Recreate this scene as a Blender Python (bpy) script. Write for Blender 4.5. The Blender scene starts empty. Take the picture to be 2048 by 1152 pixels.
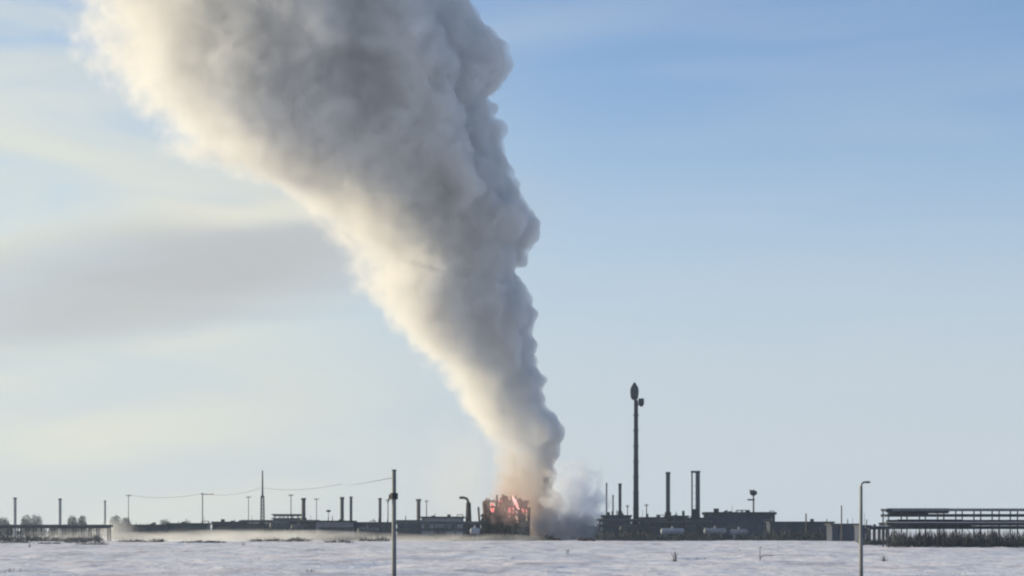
import bpy, bmesh, math, random
from mathutils import Vector, Matrix, noise
R = math.radians
S = bpy.context.scene
COL = S.collection

# ------------------------------------------------------------------ camera
F = 3821.0            # focal length in pixels of the 2048 px wide photograph
HZ = 1062.0           # row of the horizon
EYE = 3.0             # camera height
cam_d = bpy.data.cameras.new('camera')
cam = bpy.data.objects.new('camera', cam_d); COL.objects.link(cam)
cam_d.sensor_width = 36.0
cam_d.lens = F / 2048 * 36.0
cam_d.shift_y = (HZ - 576) / 2048
cam_d.clip_start = 0.5; cam_d.clip_end = 30000
cam.location = (0, 0, EYE); cam.rotation_euler = (R(90), 0, 0)
S.camera = cam

# ------------------------------------------------------------------ light
SUN_EL, SUN_AZ = 16.0, -77.0     # azimuth from +Y, negative is to the left
S.view_settings.view_transform = 'Standard'; S.view_settings.look = 'None'
S.view_settings.gamma = 1.0; S.view_settings.exposure = 0.56
S.cycles.volume_bounces = 6
S.cycles.max_bounces = 12
S.cycles.volume_step_rate = 1.0
S.cycles.filter_width = 2.2
sl = bpy.data.lights.new('sun', 'SUN'); sl.energy = 4.7; sl.angle = R(0.5); sl.color = (1.0, 0.83, 0.51)
so = bpy.data.objects.new('sun', sl); COL.objects.link(so)
sd = Vector((math.sin(R(SUN_AZ)) * math.cos(R(SUN_EL)), math.cos(R(SUN_AZ)) * math.cos(R(SUN_EL)), math.sin(R(SUN_EL))))
so.rotation_euler = sd.to_track_quat('Z', 'Y').to_euler()

class NT:
    """small helper to write node trees"""
    def __init__(s, t): s.t = t; s.n = t.nodes; s.l = t.links
    def new(s, kind, **kw):
        n = s.n.new(kind)
        for k, v in kw.items(): setattr(n, k, v)
        return n
    def put(s, sock, v):
        if hasattr(v, 'links'): s.l.new(v, sock)
        elif v is not None: sock.default_value = v
    def m(s, op, a, b=None, c=None, clamp=False):
        n = s.new('ShaderNodeMath', operation=op, use_clamp=clamp)
        for i, v in enumerate((a, b, c)):
            if v is not None: s.put(n.inputs[i], v)
        return n.outputs[0]
    def rng(s, v, a, b, c, d, kind='SMOOTHSTEP'):
        n = s.new('ShaderNodeMapRange', interpolation_type=kind)
        for i, x in enumerate((v, a, b, c, d)): s.put(n.inputs[i], x)
        return n.outputs[0]
    def mix(s, f, a, b, mode='MIX'):
        n = s.new('ShaderNodeMix', data_type='RGBA', blend_type=mode)
        s.put(n.inputs[0], f); s.put(n.inputs[6], a); s.put(n.inputs[7], b)
        return n.outputs[2]
    def noise(s, vec, scale, detail=3, rough=0.5, dist=0.0):
        n = s.new('ShaderNodeTexNoise'); s.put(n.inputs['Vector'], vec)
        n.inputs['Scale'].default_value = scale; n.inputs['Detail'].default_value = detail
        n.inputs['Roughness'].default_value = rough; n.inputs['Distortion'].default_value = dist
        return n.outputs[0]
    def vmul(s, vec, v):
        n = s.new('ShaderNodeVectorMath', operation='MULTIPLY'); s.put(n.inputs[0], vec); n.inputs[1].default_value = v
        return n.outputs[0]
    def curve(s, v, pts):
        """piecewise map of v through pts [(x, y)...], returned in the units of y"""
        x0, x1 = pts[0][0], pts[-1][0]; ys = [p[1] for p in pts]; y0, y1 = min(ys), max(ys) + 1e-6
        f = s.new('ShaderNodeFloatCurve'); c = f.mapping.curves[0]
        P = [((x - x0) / (x1 - x0), (y - y0) / (y1 - y0)) for x, y in pts]
        c.points[0].location = P[0]; c.points[1].location = P[-1]
        for p in P[1:-1]: c.points.new(*p)
        for p in c.points: p.handle_type = 'AUTO_CLAMPED'
        f.mapping.update()
        s.put(f.inputs[1], s.rng(v, x0, x1, 0.0, 1.0, 'LINEAR'))
        return s.rng(f.outputs[0], 0.0, 1.0, y0, y1, 'LINEAR')

W = bpy.data.worlds.new('World'); S.world = W; W.use_nodes = True
nt = NT(W.node_tree)
bg = W.node_tree.nodes['Background']; bg.inputs[1].default_value = 0.105
sky = nt.new('ShaderNodeTexSky', sky_type='NISHITA'); sky.sun_disc = False
sky.sun_elevation = R(SUN_EL); sky.sun_rotation = R(SUN_AZ); sky.altitude = 0
sky.air_density = 1.0; sky.dust_density = 0.6; sky.ozone_density = 3.0
tc = nt.new('ShaderNodeTexCoord'); sep = nt.new('ShaderNodeSeparateXYZ'); nt.l.new(tc.outputs['Generated'], sep.inputs[0])
ax = nt.m('DIVIDE', sep.outputs[0], nt.m('MAXIMUM', nt.m('ABSOLUTE', sep.outputs[1]), 0.05))     # tangent of the bearing
el = sep.outputs[2]
# thin high haze cloud: long soft streaks, thicker towards the sun
cn = nt.noise(nt.vmul(tc.outputs['Generated'], (3.0, 3.0, 13.0)), 1.6, 4, 0.5, 0.5)
cs = nt.noise(nt.vmul(tc.outputs['Generated'], (2.5, 2.5, 16.0)), 1.8, 2, 0.45, 0.5)
skyc = nt.mix(1.0, sky.outputs[0], (0.98, 1.03, 1.13, 1), 'MULTIPLY')
# pale winter haze low over the horizon
skyc = nt.mix(nt.rng(el, 0.0, 0.29, 0.95, 0.02, 'SMOOTHERSTEP'), skyc, (3.72, 4.12, 4.5, 1))
cloud_col = (4.95, 4.95, 4.2, 1)
grey_col = (3.2, 3.2, 3.25, 1)
left = nt.rng(ax, 0.06, -0.28, 0.0, 1.0)
veil = nt.m('MULTIPLY', nt.rng(cn, 0.34, 0.58, 0.38, 0.95), nt.m('MULTIPLY', left, nt.rng(el, 0.30, 0.16, 0.45, 1.0)))
skyc = nt.mix(veil, skyc, cloud_col)
# a grey drifting bank to the left
bx_ = nt.m('DIVIDE', nt.m('SUBTRACT', ax, -0.17), 0.17)
bz_ = nt.m('DIVIDE', nt.m('SUBTRACT', el, nt.m('MULTIPLY_ADD', nt.m('SUBTRACT', cn, 0.5), 0.06, nt.m('MULTIPLY_ADD', nt.m('ADD', ax, 0.17), 0.16, 0.135))), 0.030)
rr = nt.m('SQRT', nt.m('ADD', nt.m('MULTIPLY', bx_, bx_), nt.m('MULTIPLY', bz_, bz_)))
bank = nt.m('MULTIPLY', nt.rng(rr, 1.35, 0.25, 0.0, 0.9), nt.rng(cs, 0.25, 0.6, 0.75, 1.0))
skyc = nt.mix(bank, skyc, grey_col)
cx_ = nt.m('DIVIDE', nt.m('SUBTRACT', ax, -0.135), 0.075)
cz_ = nt.m('DIVIDE', nt.m('SUBTRACT', el, nt.m('MULTIPLY_ADD', nt.m('SUBTRACT', cs, 0.5), 0.10, 0.170)), 0.024)
c2 = nt.m('SQRT', nt.m('ADD', nt.m('MULTIPLY', cx_, cx_), nt.m('MULTIPLY', cz_, cz_)))
skyc = nt.mix(nt.rng(c2, 1.5, 0.1, 0.0, 0.95), skyc, (5.0, 4.9, 4.2, 1))
# faint thin cloud streak high on the right
tz_ = nt.m('DIVIDE', nt.m('SUBTRACT', el, nt.m('MULTIPLY_ADD', ax, 0.16, nt.m('MULTIPLY_ADD', nt.m('SUBTRACT', cn, 0.5), 0.05, 0.252))), 0.022)
skyc = nt.mix(nt.m('MULTIPLY', nt.rng(nt.m('ABSOLUTE', tz_), 1.2, 0.0, 0.0, 0.22), nt.rng(ax, 0.22, 0.0, 0.0, 1.0)), skyc, (4.3, 4.5, 4.8, 1))
skyc = nt.mix(nt.m('MULTIPLY', nt.rng(cs, 0.45, 0.7, 0.0, 0.12), nt.rng(ax, -0.05, 0.1, 0.0, 1.0)), skyc, (4.0, 4.3, 4.7, 1))
nt.l.new(skyc, bg.inputs[0])

# ------------------------------------------------------------------ helpers
def P(px, py, d):
    """the point at depth d seen at column px and row py of the photograph"""
    return Vector(((px - 1024) / F * d, d, EYE + (HZ - py) / F * d))
def W_(n, d): return n / F * d
def tag(o, label=None, cat=None, group=None, kind=None):
    if label: o['label'] = label
    if cat: o['category'] = cat
    if group: o['group'] = group
    if kind: o['kind'] = kind
    return o
def link(name, me, mat=None, parent=None, loc=None):
    o = bpy.data.objects.new(name, me); COL.objects.link(o)
    if mat: me.materials.append(mat)
    if parent: o.parent = parent
    if loc is not None: o.location = loc
    return o
def volmat(name): 
    m = bpy.data.materials.new(name); m.use_nodes = True
    t = NT(m.node_tree); t.n.remove(t.n['Principled BSDF'])
    return m, t, t.n['Material Output']

# ------------------------------------------------------------------ smoke plume
D0 = 650.0
# row: (left edge, right edge) in the photograph
OUT = [(-330, -420, 760), (-200, -200, 850), (-100, -40, 870), (0, 118, 918), (60, 145, 975), (120, 180, 1000), (200, 235, 985), (270, 305, 1008), (330, 400, 1022),
       (400, 560, 1045), (460, 640, 1062), (530, 690, 1042), (600, 722, 1062), (650, 760, 1068), (700, 822, 1072), (750, 862, 1080),
       (800, 905, 1090), (850, 948, 1112), (900, 978, 1118), (950, 985, 1112), (1000, 975, 1118), (1060, 975, 1125), (1085, 975, 1125)]
def outline(py):
    for (a, la, ra), (b, lb, rb) in zip(OUT, OUT[1:]):
        if a <= py <= b:
            t = (py - a) / (b - a); return la + (lb - la) * t, ra + (rb - ra) * t
base = P(1045, 1080, D0); base.z = 0
def build_plume():
    rnd = random.Random(5)
    bm = bmesh.new()
    def puff(x, y, z, r, sub=2):
        bmesh.ops.create_icosphere(bm, subdivisions=sub, radius=r, matrix=Matrix.Translation((x, y, z)) @ Matrix.Diagonal((1, 1, rnd.uniform(.85, 1.1), 1)))
    py = 1080.0
    while py > -325:
        l, r = outline(py)
        l -= 14 if py < 1000 else 0; r -= 9; c = P((l + r) / 2, py, D0); a = W_((r - l) / 2, D0); b = a * .8
        # core
        puff(c.x, c.y, c.z, a * .62); 
        for k in (-1, 1): puff(c.x + k * a * .36, c.y, c.z, a * .58)
        n = 13
        for i in range(n):
            th = 2 * math.pi * (i + rnd.random()) / n
            ct = math.cos(th)
            q = a * rnd.uniform(.16, .30) * (1.0 if ct > 0 else 1.2)
            rr_ = 1.0 - q / a * rnd.uniform(.85, 1.05)
            puff(c.x + ct * a * rr_, c.y + math.sin(th) * b * rr_, c.z, q)
        py -= max(6, (r - l) * .075)
    # the billows that stand out of the right edge
    for (x, y, r) in ((900, -30, 40), (922, 28, 24), (950, 66, 30), (985, 100, 30), (988, 132, 34), (972, 168, 24), (968, 215, 22), (988, 262, 26), (994, 300, 16), (1002, 338, 24), (1018, 372, 15), (1030, 402, 18), (1044, 432, 24), (1044, 470, 31),
                      (1034, 512, 20), (1028, 560, 15), (1042, 596, 22), (1048, 640, 26), (1050, 690, 22), (1060, 722, 13), (1070, 762, 24), (1076, 800, 15), (1092, 836, 18), (1096, 868, 30), (1098, 910, 20), (1094, 950, 22), (1102, 1004, 24), (1010, 455, 60), (955, 130, 60), (1070, 860, 44), (1025, 640, 44)):
        x -= 2
        for k in (-1.1, 0, .9):
            q = P(x + 4 - abs(k) * 9, y + k * 5, D0); puff(q.x, q.y + k * W_(r, D0), q.z, W_(r * (1.0 - .12 * abs(k)), D0), 3)
    me = bpy.data.meshes.new('smoke_plume'); bm.to_mesh(me); bm.free()
    o = bpy.data.objects.new('tmp', me); COL.objects.link(o)
    rm = o.modifiers.new('r', 'REMESH'); rm.mode = 'VOXEL'; rm.voxel_size = 1.0
    t1 = bpy.data.textures.new('billow', 'CLOUDS'); t1.noise_scale = 7; t1.noise_depth = 3
    d1 = o.modifiers.new('d', 'DISPLACE'); d1.texture = t1; d1.strength = 6.5; d1.mid_level = .5; d1.texture_coords = 'GLOBAL'
    t2 = bpy.data.textures.new('billow_small', 'CLOUDS'); t2.noise_scale = 3.2; t2.noise_depth = 2
    d2 = o.modifiers.new('d2', 'DISPLACE'); d2.texture = t2; d2.strength = 2.6; d2.mid_level = .5; d2.texture_coords = 'GLOBAL'
    rm2 = o.modifiers.new('r2', 'REMESH'); rm2.mode = 'VOXEL'; rm2.voxel_size = .8
    dg = bpy.context.evaluated_depsgraph_get()
    me2 = bpy.data.meshes.new_from_object(o.evaluated_get(dg))
    bpy.data.objects.remove(o); bpy.data.meshes.remove(me)
    me2.name = 'smoke_plume'; me2.materials.clear()
    me2.transform(Matrix.Translation(-base))
    return me2
m, t, out = volmat('smoke')
tc = t.new('ShaderNodeTexCoord'); sp = t.new('ShaderNodeSeparateXYZ'); pos = tc.outputs['Object']; t.l.new(pos, sp.inputs[0])
zs = [EYE + (HZ - r[0]) / F * D0 for r in OUT]
xc = t.curve(sp.outputs[2], [(z, W_((r[1] + r[2]) / 2 - 1045, D0)) for z, r in reversed(list(zip(zs, OUT)))])
aw = t.curve(sp.outputs[2], [(z, W_((r[2] - r[1]) / 2, D0)) for z, r in reversed(list(zip(zs, OUT)))])
xn = t.m('DIVIDE', t.m('SUBTRACT', sp.outputs[0], xc), aw)
yn = t.m('DIVIDE', sp.outputs[1], t.m('MULTIPLY', aw, .8))
n1 = t.m('SUBTRACT', t.noise(pos, .045, 3, .5, .3), .5)
n2 = t.m('SUBTRACT', t.noise(pos, .16, 4, .6, .6), .5)
rad = t.m('SQRT', t.m('ADD', t.m('MULTIPLY', xn, xn), t.m('MULTIPLY', yn, yn)))
left_ = t.rng(xn, -.3, .5, .78, .40)
s_ = t.m('MULTIPLY_ADD', n2, left_, t.m('MULTIPLY_ADD', n1, 1.1, t.m('SUBTRACT', 1.0, rad)))
right = t.rng(xn, .35, 1.0, 0.0, 1.0)
soft = t.rng(right, 0, 1, .85, .05, 'LINEAR')
s2 = t.m('DIVIDE', t.m('MULTIPLY_ADD', right, .7, s_), soft)
dens = t.m('MULTIPLY', t.rng(s2, 0.0, 1.0, 0.0, 1.0), t.rng(n2, -.16, .16, .72, 1.25))
dmax = t.rng(sp.outputs[2], 0, 190, .55, .16, 'LINEAR')
vs = t.new('ShaderNodeVolumePrincipled')
t.put(vs.inputs['Color'], t.mix(t.rng(sp.outputs[2], 8, 38, 0, 1), (.84, .74, .66, 1), (.88, .88, .885, 1))); vs.inputs['Anisotropy'].default_value = .15
t.put(vs.inputs['Density'], t.m('MULTIPLY', dens, dmax)); t.l.new(vs.outputs[0], out.inputs['Volume'])
pl = link('smoke_plume', build_plume(), m, loc=base)
try: m.cycles.volume_step_rate = .6
except Exception: pass
tag(pl, 'huge grey smoke column lit cream on its left edge, rising from the fire', 'smoke')
print('plume faces', len(pl.data.polygons))

# ------------------------------------------------------------------ other smoke and drifting snow
def cloud_blob(name, mname, loc, size, density, color, noise_scale, seed, aniso=.2, edge=.7, amp=1.1, flat=False):
    bm = bmesh.new(); bmesh.ops.create_icosphere(bm, subdivisions=5, radius=1.0)
    for v in bm.verts:
        p = v.co * 1.6 + Vector((seed * 7.3, seed, 0)); k = 1 + .16 * noise.fractal(p, 1, 2, 3)
        v.co = Vector((v.co.x * size[0] * k, v.co.y * size[1] * k, v.co.z * size[2] * k))
        if v.co.z + loc.z < .02: v.co.z = .02 - loc.z
    me = bpy.data.meshes.new(name); bm.to_mesh(me); bm.free()
    m, t, out = volmat(mname)
    tc = t.new('ShaderNodeTexCoord'); pos = tc.outputs['Object']
    ln = t.new('ShaderNodeVectorMath', operation='LENGTH'); t.l.new(t.vmul(pos, tuple(1 / q for q in size)), ln.inputs[0])
    n1 = t.m('SUBTRACT', t.noise(t.vmul(pos, (noise_scale,) * 3 if not flat else (noise_scale * .35, noise_scale * .35, noise_scale * 1.6)), 1.0, 4, .55, .4), .5)
    s_ = t.m('MULTIPLY_ADD', n1, amp, t.m('SUBTRACT', 1.0, ln.outputs[1]))
    d = t.m('MULTIPLY', t.rng(s_, 0.0, edge, 0.0, 1.0), density)
    v = t.new('ShaderNodeVolumePrincipled'); v.inputs['Color'].default_value = (*color, 1); v.inputs['Anisotropy'].default_value = aniso
    t.put(v.inputs['Density'], d); t.l.new(v.outputs[0], out.inputs['Volume'])
    return link(name, me, m, loc=loc)
def ground_at(px, d): q = P(px, HZ, d); q.z = 0; return q
o = cloud_blob('smoke_cloud', 'pale_smoke', P(1150, 1012, 636), (12.5, 6, 18), .30, (.84, .87, .94), .24, 3, edge=.7, amp=1.9)
tag(o, 'low pale lilac smoke billowing right of the main smoke column', 'smoke')
o = cloud_blob('smoke_cloud', 'dark_smoke', P(1130, 1056, 630), (18, 5, 8.5), .34, (.42, .45, .53), .26, 9, edge=.8, amp=1.8)
tag(o, 'dark smoke hugging the snow just right of the fire', 'smoke')
o = cloud_blob('smoke_cloud', 'thin_smoke', P(925, 960, 655), (19, 10, 27), .028, (.9, .87, .8), .08, 5, edge=.9)
tag(o, 'thin beige smoke veil left of the column base', 'smoke')
o = cloud_blob('smoke_cloud', 'fire_smoke', P(1022, 1012, 629), (11, 2.6, 8.8), .26, (.80, .62, .58), .33, 12, edge=.9, amp=1.5)  # pink in the brown smoke colour stands in for the fire's glow
tag(o, 'brown smoke tinted pink for fire glow, curling over the burning unit', 'smoke')
o = cloud_blob('drifting_snow', 'snow_mist', P(420, 1078, 560), (64, 30, 3.4), .035, (.95, .95, .95), .16, 6, aniso=.3, edge=.9, amp=2.2, flat=True)
tag(o, 'white blowing snow mist drifting over the ground at left', 'snow mist', kind='stuff')
o = cloud_blob('drifting_snow', 'snow_mist_wisp', P(222, 1062, 600), (9, 14, 4.5), .035, (.95, .95, .95), .3, 16, aniso=.3, edge=.9, amp=1.6)
tag(o, 'small white snow wisp crossing the end of the far left pipe rack', 'snow mist', kind='stuff')
o = cloud_blob('drifting_snow', 'snow_mist_two', P(880, 1080, 590), (34, 16, 2.6), .035, (.95, .94, .92), .16, 8, aniso=.3, edge=.9, amp=2.0, flat=True)
tag(o, 'pale mist along the ground below the fire', 'snow mist', kind='stuff')

# ------------------------------------------------------------------ materials
def pbr(name, c, rough=.7, metal=0.0, var=.25, scale=.8, stretch=(1, 1, 1)):
    m = bpy.data.materials.new(name); m.use_nodes = True; t = NT(m.node_tree); b = t.n['Principled BSDF']
    tc = t.new('ShaderNodeTexCoord')
    n = t.noise(t.vmul(tc.outputs['Object'], stretch), scale, 5, .6)
    lo = tuple(x * (1 - var) for x in c) + (1,); hi = tuple(min(1, x * (1 + var)) for x in c) + (1,)
    t.put(b.inputs['Base Color'], t.mix(t.rng(n, .3, .7, 0, 1), lo, hi))
    b.inputs['Roughness'].default_value = rough; b.inputs['Metallic'].default_value = metal
    return m
M = dict(
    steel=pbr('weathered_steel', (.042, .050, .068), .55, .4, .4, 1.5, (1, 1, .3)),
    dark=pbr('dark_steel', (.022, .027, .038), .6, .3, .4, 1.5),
    galv=pbr('galvanised_steel', (.12, .13, .145), .5, .4, .3, 3, (1, 1, .3)),
    rust=pbr('rusty_steel', (.08, .04, .032), .8, .1, .5, 1.0),
    char=pbr('charred_steel', (.03, .02, .018), .9, .0, .5, 1.0),
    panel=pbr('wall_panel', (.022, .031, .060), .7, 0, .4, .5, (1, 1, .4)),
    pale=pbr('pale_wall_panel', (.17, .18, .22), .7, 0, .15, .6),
    white=pbr('white_paint', (.20, .22, .28), .6, 0, .1, .6),
    roof=pbr('roof_felt', (.025, .028, .035), .8, 0, .3, .6),
    glass=pbr('dark_window', (.03, .04, .05), .15, 0, .3, 1),
    concrete=pbr('concrete', (.13, .13, .14), .85, 0, .25, .7),
    brush=pbr('dry_twigs', (.020, .025, .036), .9, 0, .5, .7),
    crown=pbr('hazed_bare_branches', (.11, .11, .11), .9, 0, .4, .7),  # lightened colour puts haze into the distant tree crowns
    bark=pbr('bark', (.07, .06, .05), .9, 0, .4, 1.5),
    snowcap=pbr('settled_snow', (.78, .79, .84), .7, 0, .08, .6),
    wire=pbr('wire', (.06, .06, .06), .5, .5, .1, 1),
    straw=pbr('dead_grass', (.16, .13, .10), .9, 0, .4, 2),
)
def emis(name, c, k):
    m = bpy.data.materials.new(name); m.use_nodes = True; t = NT(m.node_tree); b = t.n['Principled BSDF']
    tc = t.new('ShaderNodeTexCoord'); n = t.noise(t.vmul(tc.outputs['Object'], (1, 1, .5)), .9, 4, .6, .6)
    b.inputs['Base Color'].default_value = (.1, .03, .02, 1)
    t.put(b.inputs['Emission Color'], t.mix(t.rng(n, .35, .65, 0, 1), (c[0], c[1] * .45, c[2] * .45, 1), (*c, 1)))
    b.inputs['Emission Strength'].default_value = k
    return m
M['flame'] = emis('flame', (1.0, .40, .38), .8)
M['hot'] = emis('hot_flame', (1.0, .74, .72), 1.25)

# ------------------------------------------------------------------ mesh helpers
class MB:
    def __init__(s): s.bm = bmesh.new()
    def box(s, x0, x1, y0, y1, z0, z1, bevel=0):
        mtx = Matrix.Translation(((x0 + x1) / 2, (y0 + y1) / 2, (z0 + z1) / 2)) @ Matrix.Diagonal((abs(x1 - x0), abs(y1 - y0), abs(z1 - z0), 1))
        bmesh.ops.create_cube(s.bm, size=1, matrix=mtx); return s
    def tube(s, a, b, r0, r1=None, n=12):
        a, b = Vector(a), Vector(b); r1 = r0 if r1 is None else r1
        d = b - a; q = d.to_track_quat('Z', 'Y').to_matrix().to_4x4()
        bmesh.ops.create_cone(s.bm, cap_ends=True, segments=n, radius1=r0, radius2=r1, depth=d.length, matrix=Matrix.Translation((a + b) / 2) @ q); return s
    def path(s, pts, r, n=8):
        for a, b in zip(pts, pts[1:]): s.tube(a, b, r, r, n)
        return s
    def ball(s, c, r, sq=(1, 1, 1), sub=2):
        bmesh.ops.create_icosphere(s.bm, subdivisions=sub, radius=1, matrix=Matrix.Translation(c) @ Matrix.Diagonal((r * sq[0], r * sq[1], r * sq[2], 1))); return s
    def build(s, name, mat, parent=None, loc=None, smooth=False):
        me = bpy.data.meshes.new(name); s.bm.to_mesh(me); s.bm.free()
        if smooth:
            for p in me.polygons: p.use_smooth = True
        return link(name, me, mat, parent, loc)
def root(name, loc, label, cat, group=None):
    o = bpy.data.objects.new(name, None); COL.objects.link(o); o.location = loc; o.empty_display_size = .5
    return tag(o, label, cat, group)
def height(py, d): return EYE + (HZ - py) / F * d

# ------------------------------------------------------------------ ground
def axis(lo, hi, step, far, g=1.35):
    a = []; x = lo
    while x <= hi: a.append(x); x += step
    st = step; x = a[-1]
    while x < far: st *= g; x += st; a.append(x)
    st = step; x = a[0]; b = []
    while x > -far: st *= g; x -= st; b.append(x)
    return b[::-1] + a
xs = axis(-175, 175, .8, 14000); ys = axis(70, 520, .9, 14000)
bm = bmesh.new(); grid = []
def snow_h(x, y):
    if abs(x) > 260 or y < 20 or y > 760: return 0.0
    fade = min(1, max(0, (260 - abs(x)) / 60)) * min(1, max(0, (760 - y) / 200)) * min(1, max(0, (y - 20) / 40))
    w = noise.noise(Vector((x * .03, y * .03, 4))) * 3 + noise.noise(Vector((x * .13, y * .13, 9))) * .6
    a = noise.noise(Vector((x * .085 + w, y * .11, 0)))
    b = noise.noise(Vector((x * .28 + w, y * .26, 7)))
    c = noise.noise(Vector((x * .018, y * .03, 17)))
    ridge = (1 - abs(noise.noise(Vector((x * .11 + w, y * .13, 31)))) * 2.4)
    return fade * (  .20 * a + .15 * b + .22 * c + .16 * max(0, ridge) - .22)
for y in ys:
    grid.append([bm.verts.new((x, y, snow_h(x, y))) for x in xs])
for i in range(len(ys) - 1):
    for j in range(len(xs) - 1):
        bm.faces.new((grid[i][j], grid[i][j + 1], grid[i + 1][j + 1], grid[i + 1][j]))
me = bpy.data.meshes.new('ground'); bm.to_mesh(me); bm.free()
for p in me.polygons: p.use_smooth = True
gm = bpy.data.materials.new('snow_field'); gm.use_nodes = True; t = NT(gm.node_tree); b = t.n['Principled BSDF']
tc = t.new('ShaderNodeTexCoord'); pos = tc.outputs['Object']
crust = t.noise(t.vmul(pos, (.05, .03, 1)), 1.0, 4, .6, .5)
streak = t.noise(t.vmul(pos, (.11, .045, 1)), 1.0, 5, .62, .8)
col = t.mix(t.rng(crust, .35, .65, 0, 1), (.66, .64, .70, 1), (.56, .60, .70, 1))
col = t.mix(t.rng(streak, .49, .66, 0, .6), col, (.20, .19, .26, 1))  # dark streaks put trough shade and dry grass into the snow colour
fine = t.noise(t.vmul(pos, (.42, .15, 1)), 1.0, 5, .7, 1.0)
col = t.mix(t.rng(fine, .50, .68, 0, .55), col, (.30, .29, .36, 1))  # finer streaks of the same painted trough shade
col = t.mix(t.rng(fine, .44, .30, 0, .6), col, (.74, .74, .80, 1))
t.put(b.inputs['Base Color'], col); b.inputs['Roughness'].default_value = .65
bump = t.new('ShaderNodeBump'); bump.inputs['Strength'].default_value = 1.0; bump.inputs['Distance'].default_value = .22
t.put(bump.inputs['Height'], t.noise(t.vmul(pos, (.6, .45, 1)), 1.0, 6, .6, .4)); t.l.new(bump.outputs[0], b.inputs['Normal'])
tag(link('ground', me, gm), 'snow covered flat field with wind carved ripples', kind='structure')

# ------------------------------------------------------------------ foreground poles
r0 = root('steel_pole', ground_at(788, 60), 'nearest bare steel pole with a clamp and short bracket, left of the fire', 'pole')
h = height(941, 60)
MB().tube((0, 0, -.3), (0, 0, h), .078, .066, 16).build('shaft', M['galv'], r0, smooth=False)
MB().tube((0, 0, h), (0, 0, h + .03), .085, .07, 16).build('cap', M['dark'], r0)
zc = height(993, 60)
MB().tube((0, 0, zc - .09), (0, 0, zc + .11), .125, .125, 16).box(-.16, -.05, -.05, .05, zc - .04, zc + .06).build('clamp', M['dark'], r0)
MB().path([(-.08, 0, zc), (-.17, 0, zc - .08), (-.2, 0, zc - .2)], .022).build('bracket', M['dark'], r0)
r0 = root('street_lamp', ground_at(1722, 60), 'thin steel lamp pole with a short curved arm, in the snow at right', 'street lamp')
h = height(972, 60)
MB().tube((0, 0, -.3), (0, 0, h * .62), .072, .064, 16).build('lower_shaft', M['galv'], r0)
MB().tube((0, 0, h * .62), (0, 0, h), .055, .048, 16).build('upper_shaft', M['galv'], r0)
MB().path([(0, 0, h - .02), (.02, 0, h + .06), (.07, 0, h + .11), (.14, 0, h + .13)], .03).build('arm', M['galv'], r0)
MB().ball((.2, 0, h + .12), .1, (1.1, .7, .35)).build('lamp_head', M['steel'], r0, smooth=True)

# ------------------------------------------------------------------ stacks
def stack(px, top, w, d, label, basew=1.0, rim=1.25, mat='steel', baseh=0, group=None, name='exhaust_stack'):
    r0 = root(name, ground_at(px, d), label, 'chimney', group)
    h = height(top, d); r = W_(w, d) / 2
    MB().tube((0, 0, 0), (0, 0, h - r), r * basew, r, 16).build('shaft', M[mat], r0)
    MB().tube((0, 0, h - r), (0, 0, h), r * rim, r * rim, 16).build('rim', M['dark'], r0)
    if baseh:
        bh = height(baseh, d)
        MB().tube((0, 0, 0), (0, 0, bh), r * 2.3, r * 1.5, 12).box(-r * 3, r * 3, -r * 2, r * 2, 0, bh * .62).build('base', M['dark'], r0)
    return r0
stack(30, 995, 6, 760, 'faint grey stack standing farthest left', mat='pale')  # far-left stacks take a paler material, haze put into the colour
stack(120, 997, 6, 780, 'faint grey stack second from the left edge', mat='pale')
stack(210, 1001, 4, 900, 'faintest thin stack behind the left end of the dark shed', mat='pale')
stack(607, 996, 8, 650, 'thick grey stack midway between the tall lattice mast and the pair', baseh=1035)
stack(684, 994, 7.5, 655, 'left and thicker stack of the close pair beside the low roofs')
stack(702, 993, 5.5, 655, 'right and thinner stack of the close pair beside the low roofs')
stack(760, 996, 6, 650, 'grey stack just left of the bare foreground pole')
stack(837, 998, 8, 660, 'grey stack above the flat roofed pale building', rim=1.4)
stack(1336, 944, 8.5, 640, 'single tall grey stack with a flared base right of the flare tower', baseh=1024, rim=1.15)
stack(1240, 967, 6, 640, 'short black stack between the pale smoke and the flare tower', baseh=1022, mat='dark')
stack(1213, 966, 3.2, 670, 'thin pale pipe stack at the edge of the pale smoke')
stack(1226, 990, 3, 670, 'shortest thin pipe just left of the short black stack')
# the double stack joined by a cap
d = 640; r0 = root('twin_stack', ground_at(1391, d), 'tall twin stack, a thin pipe and a thick pipe joined by one cap', 'chimney'); h = height(945, d); u = W_(1, d)
MB().tube((4.5 * u, 0, 0), (4.5 * u, 0, h), 4.6 * u, 4.4 * u, 16).build('thick_pipe', M['steel'], r0)
MB().tube((-7 * u, 0, 0), (-7 * u, 0, h), 1.5 * u, 1.5 * u, 10).build('thin_pipe', M['steel'], r0)
MB().box(-9 * u, 9.3 * u, -.7, .7, h - .1, h + .55).build('cap', M['dark'], r0)
for k in range(6): MB().box(-7 * u, 4 * u, -.06, .06, h * (.3 + .1 * k), h * (.3 + .1 * k) + .1).build('tie_bar', M['steel'], r0)
bm = bmesh.new(); hb = height(1018, d)
bmesh.ops.create_cone(bm, cap_ends=True, segments=4, radius1=2.9, radius2=1.4, depth=hb - 4, matrix=Matrix.Translation((0, 0, 4 + (hb - 4) / 2)) @ Matrix.Rotation(R(45), 4, 'Z'))
mb = MB(); mb.bm = bm; mb.box(-3.6, 3.6, -2.5, 2.5, 0, 4.01); mb.build('base', M['dark'], r0)

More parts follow.
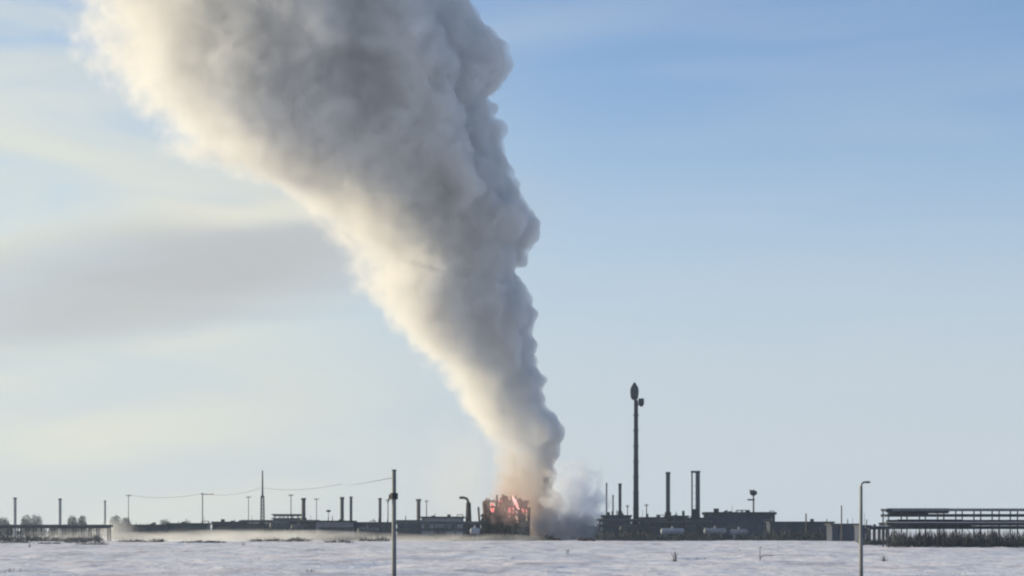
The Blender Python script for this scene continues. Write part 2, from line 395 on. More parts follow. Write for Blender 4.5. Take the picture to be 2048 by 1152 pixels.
# ------------------------------------------------------------------ flare tower
d = 640; r0 = root('flare_tower', ground_at(1272, d), 'tallest tower, a dark flare stack with a bulb tip and a small side burner', 'flare tower'); u = W_(1, d)
h1 = height(800, d)
MB().tube((0, 0, 0), (0, 0, h1 * .35), 6 * u, 5.2 * u, 16).tube((0, 0, h1 * .35), (0, 0, h1), 5.1 * u, 4.0 * u, 16).build('shaft', M['dark'], r0)
for k in range(1, 9): MB().tube((0, 0, h1 * k / 9), (0, 0, h1 * k / 9 + .35), 6.1 * u, 6.1 * u, 16).build('flange_ring', M['dark'], r0)
mb = MB()
for sx in (-.25, .25): mb.tube((sx, -6.6 * u, 0), (sx, -5.6 * u, h1), .05, .05, 6)
for k in range(60): mb.tube((-.25, -6.6 * u + k / 60 * u, h1 * k / 60 + .3), (.25, -6.6 * u + k / 60 * u, h1 * k / 60 + .3), .035, .035, 5)
mb.build('ladder', M['dark'], r0)
zt = height(765, d)
mb = MB(); prof = [(0, 4.2), (.12, 7.4), (.3, 8.2), (.55, 8.6), (.72, 7.5), (.86, 4.5), (1, 1.6)]
for (a, ra), (b_, rb) in zip(prof, prof[1:]):
    za = h1 + (zt - h1) * a; zb = h1 + (zt - h1) * b_
    mb.tube((-3 * u, 0, za), (-3 * u, 0, zb), ra * u, rb * u, 14)
mb.build('flare_tip', M['dark'], r0)
zs_ = height(805, d)
MB().tube((0, 0, zs_ - 1.6), (6 * u, 0, zs_ - .4), .22, .22, 8).build('side_arm', M['dark'], r0)
MB().tube((10.5 * u, 0, height(813, d)), (10.5 * u, 0, height(807, d)), 3 * u, 6 * u, 12).tube((10.5 * u, 0, height(807, d)), (10.5 * u, 0, height(797, d)), 6 * u, 5.4 * u, 12).build('side_burner', M['dark'], r0)

# ------------------------------------------------------------------ masts, poles and wires
def mast(px, top, mid, w, d, label):
    r0 = root('lattice_mast', ground_at(px, d), label, 'mast'); hm = height(mid, d); ht = height(top, d); a = W_(w, d) / 2
    for sx in (-1, 1):
        for sy in (-1, 1): MB().tube((sx * a, sy * a, 0), (sx * a * .7, sy * a * .7, hm), .13, .12, 6).build('leg', M['steel'], r0)
    mb = MB(); n = 12
    for k in range(n):
        z0, z1 = hm * k / n, hm * (k + 1) / n; q0, q1 = a * (1 - .3 * k / n), a * (1 - .3 * (k + 1) / n)
        for sy in (-1, 1):
            mb.tube((-q0, sy * q0, z0), (q1, sy * q1, z1), .07, .07, 5); mb.tube((q0, sy * q0, z0), (-q1, sy * q1, z1), .07, .07, 5)
            mb.tube((-q1, sy * q1, z1), (q1, sy * q1, z1), .07, .07, 5); mb.tube((sy * q1, -q1, z1), (sy * q1, q1, z1), .07, .07, 5)
    mb.build('bracing', M['steel'], r0)
    MB().tube((0, 0, hm - .5), (0, 0, ht), .34, .2, 8).build('spire', M['steel'], r0)
    return r0
mast(525, 941, 992, 8, 640, 'tall slender lattice mast left of the foreground pole')
def upole(px, top, d, label, arms=1, w=2.4, armpx=10, side=0):
    r0 = root('utility_pole', ground_at(px, d), label, 'utility pole'); h = height(top, d); r = W_(w, d) / 2
    MB().tube((0, 0, 0), (0, 0, h), r, r * .8, 8).build('shaft', M['bark'], r0)
    for k in range(arms):
        z = h - .5 - k * 1.2; a = W_(armpx, d) / 2
        MB().box(-a + side * a, a + side * a, -.12, .12, z - .12, z + .12).build('crossarm', M['bark'], r0)
        for q in (-.9, 0, .9): MB().tube((q * a + side * a, 0, z + .12), (q * a + side * a, 0, z + .5), .09, .07, 6).build('insulator', M['galv'], r0)
    return P(px, top, d) - Vector((0, 0, .2))
w0 = upole(257, 989, 760, 'faint utility pole at the left end of the sagging wires', w=1.6)
w1 = upole(405, 986, 720, 'faint utility pole with a long crossarm pointing right', armpx=24, side=.8)
w2 = upole(497, 992, 720, 'very faint thin utility pole left of the lattice mast', w=1.6)
w3 = upole(582, 988, 680, 'thin utility pole between the lattice mast and the thick stack', w=2)
w4 = upole(633, 996, 700, 'thin faint utility pole right of the thick grey stack', w=1.6)
w5 = upole(1255, 1010, 655, 'short utility pole at the left foot of the flare tower', w=2.2, armpx=7)
w6 = upole(1293, 1008, 655, 'short utility pole right of the flare tower', w=2.4, armpx=8)
w7 = upole(1612, 1027, 600, 'short post standing above the long dark wall', w=3.4, arms=0)
w8 = upole(1683, 1011, 560, 'thin pole rising behind the lamp pole at right', w=3, arms=0)
w9 = upole(853, 1000, 690, 'faint utility pole right of the stack over the pale building', w=2.4, armpx=8)
w10 = upole(776, 998, 690, 'faint utility pole close behind the foreground pole', w=2.2, armpx=9)
def sag(a, b, r, drop, label, n=14):
    pts = [a.lerp(b, i / n) - Vector((0, 0, drop * 4 * (i / n) * (1 - i / n))) for i in range(n + 1)]
    mb = MB().path([p - a for p in pts], r, 5); tag(mb.build('overhead_wire', M['wire'], loc=a), label, 'wire', 'overhead power wires')
sag(w0, w1, .06, 1.3, 'faint wire sagging between the two utility poles farthest left')
sag(w1, P(525, 975, 640), .05, 1.4, 'wire sagging from the crossarm pole to the lattice mast')
sag(P(525, 976, 640), P(684, 968, 500), .05, 1.0, 'wire rising right from the lattice mast')
sag(P(684, 968, 500), Vector((ground_at(788, 60).x, 60, height(955, 60))), .012, .25, 'wire rising to the top of the bare foreground pole')

# lamp post with a dark floodlight head
d = 640; r0 = root('floodlight_mast', ground_at(1507, d), 'floodlight mast with a dark round head behind the flat roofed building', 'floodlight'); h = height(983, d); u = W_(1, d)
MB().tube((0, 0, 0), (0, 0, h), 2.2 * u, 1.6 * u, 10).build('shaft', M['galv'], r0)
MB().box(-12 * u, 2 * u, -.4, .4, height(1001, d), height(998, d)).build('platform', M['dark'], r0)
MB().ball((0, 0, height(986, d)), 1.25, (1.05, .8, .75)).box(-8 * u, 2 * u, -.5, .5, height(983, d), height(980, d)).build('lamp_head', M['dark'], r0)

d = 645; r0 = root('floodlight_mast', ground_at(657, d), 'short lamp post with a small dark oval head left of the pair of stacks', 'floodlight'); h = height(1022, d); u = W_(1, d)
MB().tube((0, 0, 0), (0, 0, h), .8 * u, .6 * u, 8).build('shaft', M['galv'], r0)
MB().ball((0, 0, h), .8, (1.1, .7, .5)).build('lamp_head', M['dark'], r0)
# vent with a hooked pipe near the fire
d = 632; r0 = root('hooked_vent_pipe', ground_at(937, d), 'dark hooked vent pipe standing left of the burning unit', 'pipe')
MB().tube((0, 0, 0), (0, 0, height(1005, d)), 1.3, .75, 12).build('riser', M['char'], r0)
MB().path([(0, 0, height(1008, d)), (-.3, 0, height(999, d)), (-1.0, 0, height(996, d)), (-2.4, 0, height(995, d))], .42, 10).build('elbow', M['char'], r0)
MB().box(-3.0, -1.9, -.4, .4, height(998, d), height(993, d)).build('nozzle', M['char'], r0)
MB().box(-4, 3.5, -2, 2, 0, height(1046, d)).build('skid', M['char'], r0)

# ------------------------------------------------------------------ buildings
def building(name, px0, px1, top, d, label, depth=10, wall='panel', roofh=3, over=2, windows=(), door=None, vents=(), cat='building', snow=False):
    u = W_(1, d); w = (px1 - px0) * u; h = height(top, d); rh = roofh * u
    r0 = root(name, ground_at((px0 + px1) / 2, d), label, cat)
    MB().box(-w / 2, w / 2, 0, depth, 0, h - rh).build('wall', M[wall], r0)
    rf = MB().box(-w / 2 - over * u, w / 2 + over * u, -.5, depth + .5, h - rh, h).build('roof', M['roof'], r0)
    if snow: MB().box(-w / 2, w / 2, -.2, depth, h, h + .22).build('snow_cover', M['snowcap'], rf)
    for (a, b_, zt_, zb_) in windows:
        x0, x1 = a * w - w / 2, b_ * w - w / 2
        f = MB().box(x0, x1, -.06, 0.0, h * zb_, h * zt_).build('window', M['glass'], r0)
    rn = random.Random(int(px0)); 
    for k in range(max(2, int(w / 3.2))):
        x = rn.uniform(-.46, .46) * w; y = rn.uniform(1, depth - 1); q = rn.random()
        if q < .35: MB().tube((x, y, h), (x, y, h + rn.uniform(.5, 1.6)), .16, .12, 8).build('vent_pipe', M['steel'], r0)
        elif q < .6: L = rn.uniform(1.2, 3.0); zz = h + rn.uniform(.35, .9); MB().path([(x, y, h), (x, y, zz), (x + L, y, zz), (x + L, y, h)], .12, 7).build('roof_pipe', M['steel'], r0)
        elif q < .8: MB().box(x - .6, x + .5, y, y + .9, h, h + rn.uniform(.3, .9)).build('roof_box', M['panel'], r0)
        else: MB().tube((x, y, h), (x, y, h + rn.uniform(1.5, 3.4)), .07, .05, 6).build('antenna', M['dark'], r0)
    for k in range(max(1, int(w / 5))):
        x = rn.uniform(-.45, .45) * w; zz = (h - rh) * rn.uniform(.4, .85); L = min(rn.uniform(2, 5), w / 2 - x)
        MB().path([(x, -.25, 0), (x, -.25, zz), (x + L, -.25, zz)], .13, 7).build('wall_pipe', M[rn.choice(('steel', 'galv'))], r0)
    if door:
        a, b_ = door; MB().box(a * w - w / 2, b_ * w - w / 2, -.08, 0, 0, min(3.4, h * .7)).build('door', M['glass'], r0)
    for (x, hh, ww) in vents:
        MB().box(x * w - w / 2 - ww / 2, x * w - w / 2 + ww / 2, depth * .3, depth * .3 + ww, h, h + hh).build('roof_vent', M['dark'], r0)
    return r0
wr = lambda n, zt_, zb_: [((i + .25) / n, (i + .7) / n, zt_, zb_) for i in range(n)]
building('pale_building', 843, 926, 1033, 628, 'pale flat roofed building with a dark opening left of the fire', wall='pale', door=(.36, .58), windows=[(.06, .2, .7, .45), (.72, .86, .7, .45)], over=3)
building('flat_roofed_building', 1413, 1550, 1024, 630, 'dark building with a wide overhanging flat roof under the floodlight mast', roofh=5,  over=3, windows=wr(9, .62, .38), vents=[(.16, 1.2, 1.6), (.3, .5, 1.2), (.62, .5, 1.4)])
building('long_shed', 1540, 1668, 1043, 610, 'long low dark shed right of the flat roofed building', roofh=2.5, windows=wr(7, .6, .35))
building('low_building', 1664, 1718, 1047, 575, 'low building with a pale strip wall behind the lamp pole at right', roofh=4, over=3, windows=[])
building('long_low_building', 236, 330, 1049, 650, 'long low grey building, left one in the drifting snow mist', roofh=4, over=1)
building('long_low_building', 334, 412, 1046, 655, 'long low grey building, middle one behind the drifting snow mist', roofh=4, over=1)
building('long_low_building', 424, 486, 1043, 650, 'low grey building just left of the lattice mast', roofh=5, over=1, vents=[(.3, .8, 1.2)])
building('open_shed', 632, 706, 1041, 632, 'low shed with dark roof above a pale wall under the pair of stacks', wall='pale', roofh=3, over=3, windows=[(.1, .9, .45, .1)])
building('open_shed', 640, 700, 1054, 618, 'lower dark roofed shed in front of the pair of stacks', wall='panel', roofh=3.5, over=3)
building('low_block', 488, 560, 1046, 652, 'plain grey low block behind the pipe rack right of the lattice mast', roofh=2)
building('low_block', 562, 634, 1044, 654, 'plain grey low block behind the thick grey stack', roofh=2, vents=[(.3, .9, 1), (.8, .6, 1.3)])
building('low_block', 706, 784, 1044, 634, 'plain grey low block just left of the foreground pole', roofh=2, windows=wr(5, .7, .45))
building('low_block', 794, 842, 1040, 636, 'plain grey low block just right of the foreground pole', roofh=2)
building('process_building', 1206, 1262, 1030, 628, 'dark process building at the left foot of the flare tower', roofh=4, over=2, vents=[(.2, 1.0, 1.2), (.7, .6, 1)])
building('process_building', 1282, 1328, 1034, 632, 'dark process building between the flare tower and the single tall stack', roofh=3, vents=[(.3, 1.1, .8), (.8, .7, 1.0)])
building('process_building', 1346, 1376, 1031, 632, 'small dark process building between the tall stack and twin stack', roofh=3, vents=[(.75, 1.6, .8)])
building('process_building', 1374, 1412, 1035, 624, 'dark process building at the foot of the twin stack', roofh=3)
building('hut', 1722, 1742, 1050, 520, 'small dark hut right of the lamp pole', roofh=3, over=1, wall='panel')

# horizontal vessels with saddles, snow on top
def vessel(px, py, lpx, r, d, label, mat='steel'):
    r0 = root('horizontal_tank', ground_at(px, d), label, 'tank'); L = W_(lpx, d); z = height(py, d)
    MB().tube((-L / 2, 0, z), (L / 2, 0, z), r, r, 20).ball((-L / 2, 0, z), r, (.5, 1, 1)).ball((L / 2, 0, z), r, (.5, 1, 1)).build('shell', M[mat], r0)
    for s_ in (-.3, .3): MB().box(s_ * L - .3, s_ * L + .3, -r * .8, r * .8, 0, z - r * .6).build('saddle', M['concrete'], r0)
    MB().tube((0, 0, z + r - .1), (0, 0, z + r + .7), .35, .35, 8).build('manhole', M[mat], r0)
vessel(1345, 1063, 42, 1.0, 605, 'palest horizontal tank low below the single tall stack', 'white')
vessel(1430, 1062, 40, .9, 603, 'pale horizontal tank left one below the flat roofed building', 'pale')
vessel(1478, 1064, 30, .9, 603, 'pale horizontal tank right one below the flat roofed building', 'pale')
vessel(1262, 1058, 40, 1.1, 612, 'dark horizontal tank below the flare tower', 'dark')
vessel(560, 1052, 34, 1.4, 625, 'grey horizontal tank right of the lattice mast')
vessel(598, 1056, 26, 1.2, 620, 'small grey horizontal tank below the thick grey stack')
vessel(736, 1062, 36, 1.1, 600, 'grey horizontal tank low in the mist left of the foreground pole')
vessel(950, 1062, 14, 1.0, 606, 'small pale tank below the hooked vent pipe', 'white')

# pipe racks
def pipe_rack(px0, px1, levels, d, label, bay=26, depth=4, pipes=3, mat='dark', name='pipe_rack', cat='pipe rack', post=.16, r=.22, br=False, top=None):
    u = W_(1, d); w = (px1 - px0) * u; r0 = root(name, ground_at((px0 + px1) / 2, d), label, cat)
    n = max(1, round((px1 - px0) / bay)); zt_ = height(levels[0] if top is None else top, d)
    for i in range(n + 1):
        x = -w / 2 + w * i / n + (math.sin(i * 7.3 + px0) * .22 * w / n if 0 < i < n else 0)
        for y in (0, depth): MB().box(x - post, x + post, y - post, y + post, 0, zt_).build('post', M[mat], r0)
    for lv in levels:
        z = height(lv, d); mb = MB()
        for i in range(n + 1):
            x = -w / 2 + w * i / n; mb.box(x - post * .8, x + post * .8, post, depth - post, z - .35, z - .05)
        for y in (-.16 - post, depth + .16 + post): mb.box(-w / 2 - .2, w / 2 + .2, y - .15, y + .15, z - .4, z)
        mb.build('beam', M[mat], r0)
        for k in range(pipes):
            y = depth * (k + .7) / (pipes + .4); rr_ = r * (1, 1.35, .8)[k % 3]
            MB().tube((-w / 2 - 1, y, z + rr_ - .04), (w / 2 + 1, y, z + rr_ - .04), rr_, rr_, 10).build('pipe', M['steel'], r0)
    return r0
pipe_rack(-60, 216, [1054], 560, 'long pipe rack along the snow at the far left', bay=18, r=.28, depth=3)
pipe_rack(1200, 1330, [1041, 1052], 618, 'two level pipe rack below the flare tower', bay=20)
pipe_rack(1300, 1420, [1045, 1056], 614, 'two level pipe rack crossing below the tall stacks', bay=22)
pipe_rack(486, 632, [1043, 1053], 640, 'two level grey pipe rack right of the lattice mast', bay=18)
pipe_rack(548, 604, [1030, 1038], 652, 'short raised pipe frame between the lattice mast and the thick stack', bay=9, mat='steel', post=.12, r=.15)
pipe_rack(790, 960, [1046, 1060], 615, 'pipe rack in front of the pale building', bay=24, mat='steel')
pipe_rack(1740, 1776, [1056], 470, 'short low pipe rack between the lamp pole and the trestle', bay=9, r=.2, depth=2)
# trestle on the right: decks of beams and pipes on many legs, nearer to the camera
d = 345; u = W_(1, d); x0p, x1p = 1777, 2330; w = (x1p - x0p) * u
r0 = root('pipe_trestle', ground_at((x0p + x1p) / 2, d), 'wide raised steel trestle with stacked pipe decks on many legs at right', 'trestle')
X = lambda px: (px - (x0p + x1p) / 2) * u
n = 15
for i in range(n + 1):
    px = x0p + (x1p - x0p) * i / n
    for y in (0, 5): MB().box(X(px) - .10, X(px) + .10, y - .10, y + .10, 0, height(1018, d)).build('post', M['dark'], r0)
    MB().box(X(px) - .1, X(px) + .1, .13, 4.87, height(1046, d) - .3, height(1046, d)).build('crossbeam', M['dark'], r0)
for lv, th in ((1017, .45), (1028, .48), (1045, .55)):
    for y in (-.28, 5.28):
        gd = MB().box(X(x0p) - .35, X(x1p), y - .14, y + .14, height(lv, d) - th, height(lv, d)).build('girder', M['galv' if lv == 1017 else 'dark'], r0)
        if lv == 1045: MB().box(X(x0p) - .3, X(x1p), y - .13, y + .13, height(lv, d), height(lv, d) + .07).build('snow_cover', M['snowcap'], gd)
for i in range(n + 1):
    px = x0p + (x1p - x0p) * i / n
    for lv in (1018.5, 1030): MB().box(X(px) - .08, X(px) + .08, .13, 4.87, height(lv, d) - .25, height(lv, d)).build('tie_beam', M['dark'], r0)
for lv, a, b_, rr_, y in ((1021, 1780, 1900, .42, 1), (1021, 1779, 1872, .4, 2.6), (1026, 1782, 1860, .3, 1.6), (1024, 1850, 1905, .22, 3.6), (1030, 1779, 2330, .2, 2.4), (1041, 1796, 1925, .22, 1), (1043, 1779, 2330, .33, 3), (1053, 1785, 1945, .3, 1), (1055, 1785, 2330, .3, 3.3)):
    MB().tube((X(a), y, height(lv, d)), (X(b_), y, height(lv, d)), rr_, rr_, 12).build('pipe', M['steel'], r0)
MB().box(X(1771), X(1783), -.6, .6, height(1024, d), height(1018, d)).build('end_valve', M['dark'], r0)
for i in range(n):
    a = x0p + (x1p - x0p) * i / n; b_ = x0p + (x1p - x0p) * (i + 1) / n
    if i % 4 == 0: MB().tube((X(a), 0, height(1046, d)), (X(b_), 0, .3), .06, .06, 6).build('brace', M['dark'], r0)
# two little figures-like valve posts beside the trestle
for px, tp, lab in ((1760, 1046, 'small dark valve post just left of the trestle'), (1749, 1049, 'smallest valve post between the hut and the trestle')):
    q = root('valve_post', ground_at(px, 500), lab, 'post'); hh = height(tp, 500)
    MB().tube((0, 0, 0), (0, 0, hh), .22, .18, 8).build('shaft', M['dark'], q)
    MB().ball((0, 0, hh - .2), .42, (1, .7, .8)).build('head', M['dark'], q)

# ------------------------------------------------------------------ burning unit and fire
d = 634; r0 = root('burning_process_unit', ground_at(1010, d), 'charred steel frame of a process unit burning at the foot of the smoke', 'burning plant'); u = W_(1, d)
rnd = random.Random(4)
X = lambda px: (px - 1010) * u
cols = [961, 970, 979, 989, 998, 1007, 1016, 1026, 1036, 1047, 1058]; tops = [1014, 1003, 996, 990, 995, 988, 993, 991, 996, 1001, 1014]
for px, tp in zip(cols, tops):
    for y in (0, 4.5): MB().tube((X(px), y, 0), (X(px) + rnd.uniform(-1.1, 1.1), y, height(tp, d)), .34, .22, 8).build('column', M['char'], r0)
for zz in (1060, 1044, 1030, 1016, 1003):
    mb = MB()
    for i in range(len(cols) - 1):
        if rnd.random() < .8:
            for y in (-.5, 5.0): mb.tube((X(cols[i]), y, height(zz, d) + rnd.uniform(-.4, .4)), (X(cols[i + 1]), y, height(zz, d) + rnd.uniform(-.6, .6)), .24, .24, 6)
    mb.build('beam', M['char'], r0)
for px, z, r, L in ((973, 1018, 1.2, 5), (996, 1034, 1.3, 5), (1011, 1006, 1.0, 4), (985, 1052, 1.5, 6), (1045, 1045, 1.2, 5), (1020, 1056, 1.3, 6)):
    MB().tube((X(px), 2, height(z, d) - L / 2), (X(px), 2, height(z, d) + L / 2), r, r, 14).ball((X(px), 2, height(z, d) + L / 2), r, (1, 1, .5)).build('vessel', M['rust'], r0)
for i in range(16):
    px = rnd.uniform(966, 1050); z1 = height(rnd.uniform(1004, 1045), d); ww = rnd.uniform(.8, 1.9)
    q = MB().box(-ww, ww, -.12, .12, -rnd.uniform(.7, 1.6), rnd.uniform(.7, 1.6)).build('cladding_panel', M['char'], r0, loc=(X(px), rnd.choice((-.9, 5.3)), z1)); q.rotation_euler = (0, rnd.uniform(-.5, .5), rnd.uniform(-.3, .3))
for i in range(16):
    a = (X(rnd.uniform(960, 1050)), rnd.uniform(-1, 5), height(rnd.uniform(1000, 1060), d)); 
    MB().path([a, (a[0] + rnd.uniform(2, 4), a[1], a[2] + rnd.uniform(-.6, .6)), (a[0] + rnd.uniform(2, 4), a[1], a[2] - rnd.uniform(2, 4))], .2, 7).build('pipe', M['char'], r0)
MB().box(X(962), X(1060), .5, 4, 0, height(1046, d)).build('plinth', M['char'], r0)
def flame(px, py0, py1, wpx, d, mat, seed, label, lean=0):
    bm = bmesh.new(); H = height(py1, d) - height(py0, d); bmesh.ops.create_icosphere(bm, subdivisions=4, radius=1)
    for v in bm.verts:
        z = (v.co.z + 1) / 2; k = (1 - z) ** .7 * (.55 + .9 * z) * 1.5
        p = v.co * 1.5 + Vector((seed, 0, seed)); q = noise.noise_vector(p) * .45
        v.co = Vector(((v.co.x * k + q.x * (.4 + z)) * W_(wpx, d) / 2 + lean * W_(1, d) * z, v.co.y * k * W_(wpx, d) / 2, z * H + q.z * H * .12))
    me = bpy.data.meshes.new('flame'); bm.to_mesh(me); bm.free()
    for f in me.polygons: f.use_smooth = True
    o = link('flame', me, M[mat], loc=P(px, py0, d)); tag(o, label, 'flame', 'flames in the burning unit')
flame(1038, 1020, 990, 8, 633, 'hot', 1, 'brightest pinkish white flame leaning over the top of the burning unit', lean=-14)
flame(1048, 1028, 1003, 12, 637, 'flame', 2, 'reddish flame at the right end of the burning unit', lean=3)
flame(1022, 1034, 1006, 16, 639, 'flame', 3, 'broad red flame glowing behind the middle of the charred frame', lean=2)
flame(1003, 1022, 994, 12, 639, 'flame', 4, 'small red flame in the upper middle of the charred frame')
flame(985, 1026, 1004, 9, 639, 'flame', 6, 'smallest red flame at the left of the charred frame')
# wreckage at the foot of the smoke
def debris(px, py0, wpx, hpx, d, seed, label, mat='char'):
    rnd = random.Random(seed); q = root('debris_pile', ground_at(px, d), label, 'debris')
    for k in range(7):
        a = rnd.uniform(-.5, .5) * W_(wpx, d); L = rnd.uniform(.25, .5) * W_(wpx, d)
        b_ = MB().box(-L / 2, L / 2, -.5, .5, -.25, .25).build('beam', M[mat], q); b_.location = (a, rnd.uniform(-1, 1), rnd.uniform(.3, .7) * W_(hpx, d)); b_.rotation_euler = (rnd.uniform(-.3, .3), rnd.uniform(-.35, .35), rnd.uniform(-.5, .5))
    bm = bmesh.new(); bmesh.ops.create_icosphere(bm, subdivisions=4, radius=1)
    for v in bm.verts:
        k = 1 + .5 * noise.fractal(v.co * 2 + Vector((seed, 0, 0)), 1, 2, 4)
        v.co = Vector((v.co.x * k * W_(wpx, d) / 2, v.co.y * k * 1.5, max(0, v.co.z * k) * W_(hpx, d)))
    me = bpy.data.meshes.new('rubble'); bm.to_mesh(me); bm.free(); link('rubble', me, M[mat], q)
debris(1085, 1076, 76, 7, 610, 1, 'low dark wreckage in the snow right below the smoke column')
debris(1098, 1078, 74, 34, 648, 5, 'tall dark heap of wreckage inside the dark smoke beside the burning unit')
debris(1172, 1078, 70, 26, 650, 6, 'dark heap of wreckage under the pale lilac smoke')
debris(1172, 1080, 26, 5, 595, 2, 'small dark wreckage below the pale lilac smoke')
debris(545, 1077, 15, 5, 600, 3, 'small dark lump on the snow below the lattice mast')

# ------------------------------------------------------------------ brush, trees, grass
def brush(name, spans, label, seed, mat='brush', n_per=5.0, blade=.12, kind='stuff', cat='brush'):
    """bands of dry twiggy brush: many thin upright slivers; spans = (px0, px1, base depth, top row, thickness)"""
    rnd = random.Random(seed); vs_, fs = [], []
    for (a, b_, d, top, thick) in spans:
        w = W_(b_ - a, d); n = int(w * n_per * 2)
        for i in range(n):
            px = rnd.uniform(a, b_); dd = d + rnd.uniform(0, thick); g = ground_at(px, dd)
            hh = height(top, dd) * (.55 + .45 * noise.noise(Vector((px * .05, dd * .1, seed))) + rnd.uniform(-.25, .35)); hh = max(.4, hh)
            for j in range(5):
                x = g.x + rnd.gauss(0, .5); y = g.y + rnd.gauss(0, .5); z0 = rnd.uniform(0, .5) * hh; z1 = z0 + rnd.uniform(.3, .5) * hh
                lx, ly = rnd.gauss(0, .35), rnd.gauss(0, .35); an = rnd.uniform(0, 3.14); wx, wy = math.cos(an) * blade, math.sin(an) * blade
                k = len(vs_); vs_ += [(x - wx, y - wy, z0), (x + wx, y + wy, z0), (x + lx + wx * .2, y + ly + wy * .2, z1), (x + lx - wx * .2, y + ly - wy * .2, z1)]; fs.append((k, k + 1, k + 2, k + 3))
    me = bpy.data.meshes.new(name); me.from_pydata(vs_, [], fs); me.update()
    tag(link(name, me, M[mat]), label, cat, kind=kind)
brush('dry_brush', [(1195, 1420, 596, 1063, 22), (1200, 1300, 600, 1050, 18), (1370, 1420, 600, 1052, 16), (1500, 1720, 585, 1055, 30), (1415, 1530, 600, 1066, 10), (1318, 1372, 598, 1064, 8), (1530, 1680, 590, 1049, 16)], 'dark dry brush along the foot of the plant at right', 1, n_per=7)
brush('dry_brush', [(1776, 2110, 358, 1046, 14), (1778, 1900, 345, 1062, 18), (1900, 2110, 345, 1076, 14), (1725, 1775, 400, 1073, 8)], 'tall dark brush under the trestle legs', 2, n_per=12, blade=.09)
brush('dry_brush', [(-30, 205, 562, 1062, 40), (-30, 205, 520, 1068, 24), (-30, 60, 460, 1080, 26), (75, 120, 430, 1084, 18), (128, 205, 470, 1079, 16), (150, 215, 415, 1087, 8), (215, 420, 642, 1056, 10), (240, 330, 500, 1074, 10), (360, 450, 470, 1078, 8), (500, 620, 520, 1072, 14), (650, 700, 480, 1077, 8), (720, 780, 540, 1070, 12), (240, 470, 635, 1054, 12), (470, 640, 612, 1058, 18), (620, 800, 605, 1060, 18), (800, 1060, 605, 1062, 16)], 'grey dry brush and reeds along the left side of the plant', 3, n_per=4)
# distant woods on the left horizon
def tree(px, top, wpx, d, label, seed):
    rnd = random.Random(seed); q = root('tree', ground_at(px, d), label, 'tree', 'faint trees on the left horizon'); h = height(top, d); w = W_(wpx, d) / 2
    mb = MB().tube((0, 0, 0), (0, 0, h * .6), .5, .2, 8)
    for k in range(7):
        an = rnd.uniform(0, 6.28); mb.tube((0, 0, h * rnd.uniform(.2, .5)), (math.cos(an) * w * .7, math.sin(an) * w * .7, h * rnd.uniform(.6, .9)), .2, .05, 5)
    mb.build('trunk', M['bark'], q)
    vs_, fs = [], []
    for i in range(1500):
        v = Vector((rnd.gauss(0, 1), rnd.gauss(0, 1), rnd.gauss(0, 1))).normalized() * rnd.random() ** .4
        c = Vector((v.x * w, v.y * w, h * .58 + v.z * h * .42)) * (1 + .15 * noise.noise(v * 2 + Vector((seed, 0, 0))))
        a = Vector((rnd.gauss(0, 1), rnd.gauss(0, 1), rnd.gauss(0, 1))).normalized() * .55; b_ = Vector((rnd.gauss(0, 1), rnd.gauss(0, 1), rnd.gauss(0, 1))).normalized() * .25
        k = len(vs_); vs_ += [tuple(c - a), tuple(c + b_), tuple(c + a)]; fs.append((k, k + 1, k + 2))
    me = bpy.data.meshes.new('crown'); me.from_pydata(vs_, [], fs); link('crown', me, M['crown'], q)
for i, (px, top, wpx, lab) in enumerate(((-8, 1031, 26, 'faint rounded tree at the left edge of the view'), (8, 1034, 22, 'faint low tree left of the leftmost stack'), (52, 1030, 24, 'faint round bush tree, left half of the pair right of the leftmost stack'), (72, 1029, 26, 'faint round bush tree, right half of the pair right of the leftmost stack'),
                                (145, 1031, 22, 'faint tree just right of the second stack'), (164, 1030, 20, 'faint tree midway between the second and third stacks'), (232, 1030, 26, 'faint tree right of the third stack'), (252, 1034, 22, 'faint small tree under the left end of the wires'), (330, 1038, 26, 'faint low tree between the wires and the grey buildings'), (372, 1040, 26, 'faint low tree left of the crossarm pole'))):
    tree(px, top, wpx, 980 + 12 * i, lab, i + 1)
brush('far_woods', [(-60, 480, 1100, 1043, 60)], 'faint low band of woods on the left horizon', 5, n_per=2.2, blade=.5, cat='woods')
# tufts and stakes in the snow field
def tuft(px, top, bot, wpx, label, seed, n=18):
    d = EYE * F / (bot - HZ); rnd = random.Random(seed); vs_, fs = [], []; h = W_(bot - top, d); w = W_(wpx, d) / 2; g = ground_at(px, d)
    for i in range(n):
        x, y = rnd.gauss(0, w * .3), rnd.gauss(0, w * .3); hh = h * rnd.uniform(.4, 1.0); lx = rnd.gauss(0, w * .7); ly = rnd.gauss(0, w * .5)
        k = len(vs_); vs_ += [(x - .03, y, -.1), (x + .03, y + .02, -.1), (x + lx + .012, y + ly, hh), (x + lx - .012, y + ly, hh)]; fs.append((k, k + 1, k + 2, k + 3))
    me = bpy.data.meshes.new('grass_tuft'); me.from_pydata(vs_, [], fs); tag(link('grass_tuft', me, M['straw'], loc=(g.x, g.y, snow_h(g.x, g.y))), label, 'grass tuft', 'dead grass tufts in the snow')
tuft(1350, 1098, 1120, 12, 'dead grass tuft in the snow below the single tall stack', 1)
tuft(1768, 1103, 1120, 8, 'dead grass tuft in the snow just right of the lamp pole', 2)
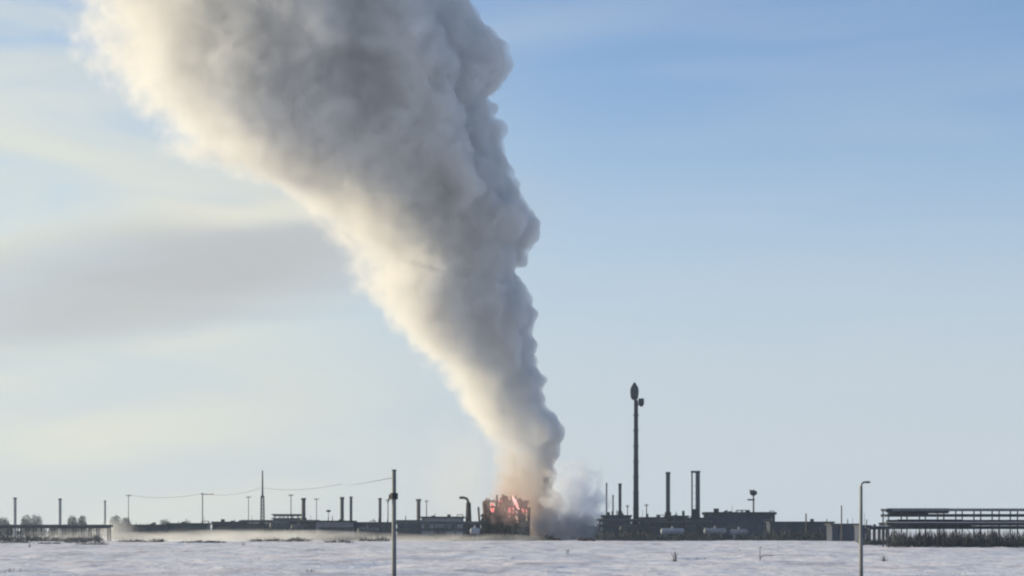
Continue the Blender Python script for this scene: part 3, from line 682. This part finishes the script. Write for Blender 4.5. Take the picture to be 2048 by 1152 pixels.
tuft(1135, 1094, 1106, 8, 'small dead grass tuft in the snow below the dark wreckage', 4, 9)
tuft(486, 1082, 1092, 10, 'small dead grass tuft on the snow left of the lattice mast', 5, 9)
tuft(60, 1082, 1094, 8, 'small dead grass tuft at the far left of the snow field', 6, 9)
rnd = random.Random(77); vs_, fs = [], []
for i in range(260):
    d = 130 + 360 * rnd.random(); g = ground_at(rnd.uniform(-60, 2110), d); n_ = int(rnd.uniform(2, 9)); hh = rnd.uniform(.08, .34)
    if noise.noise(Vector((g.x * .03, g.y * .02, 3))) < -.05: continue
    for j in range(n_):
        x = g.x + rnd.gauss(0, .35); y = g.y + rnd.gauss(0, .35); z = snow_h(x, y); k = len(vs_); lx = rnd.gauss(0, .1)
        vs_ += [(x - .02, y, z - .1), (x + .02, y, z - .1), (x + lx + .01, y, z + hh), (x + lx - .01, y, z + hh)]; fs.append((k, k + 1, k + 2, k + 3))
me = bpy.data.meshes.new('grass_stubble'); me.from_pydata(vs_, [], fs); tag(link('grass_stubble', me, M['straw']), 'sparse dead grass stems poking through the snow field', 'grass', kind='stuff')
d = EYE * F / (1116 - HZ); g = ground_at(1520, d); g.z = snow_h(g.x, g.y)
q = root('broken_stake', g, 'thin broken stake with a fallen rail in the snow at right', 'stake'); u = W_(1, d)
MB().tube((0, 0, -.1), (0, 0, 27 * u), .05, .04, 6).build('post', M['bark'], q)
MB().tube((0, 0, 26 * u), (2.5 * u, 0, 29 * u), .05, .04, 6).build('tip', M['bark'], q)
MB().path([(0, 0, 5 * u), (6 * u, 0, 12 * u), (30 * u, 1, 11 * u)], .035, 6).build('rail', M['bark'], q)

# ------------------------------------------------------------------ air
m, t, out = volmat('haze')
v = t.new('ShaderNodeVolumePrincipled'); v.inputs['Color'].default_value = (.66, .82, 1, 1); v.inputs['Density'].default_value = .00010; v.inputs['Anisotropy'].default_value = .35
t.l.new(v.outputs[0], out.inputs['Volume'])
tag(MB().box(-1500, 1500, -40, 1600, -1.3, 262).build('haze', m), kind='stuff')
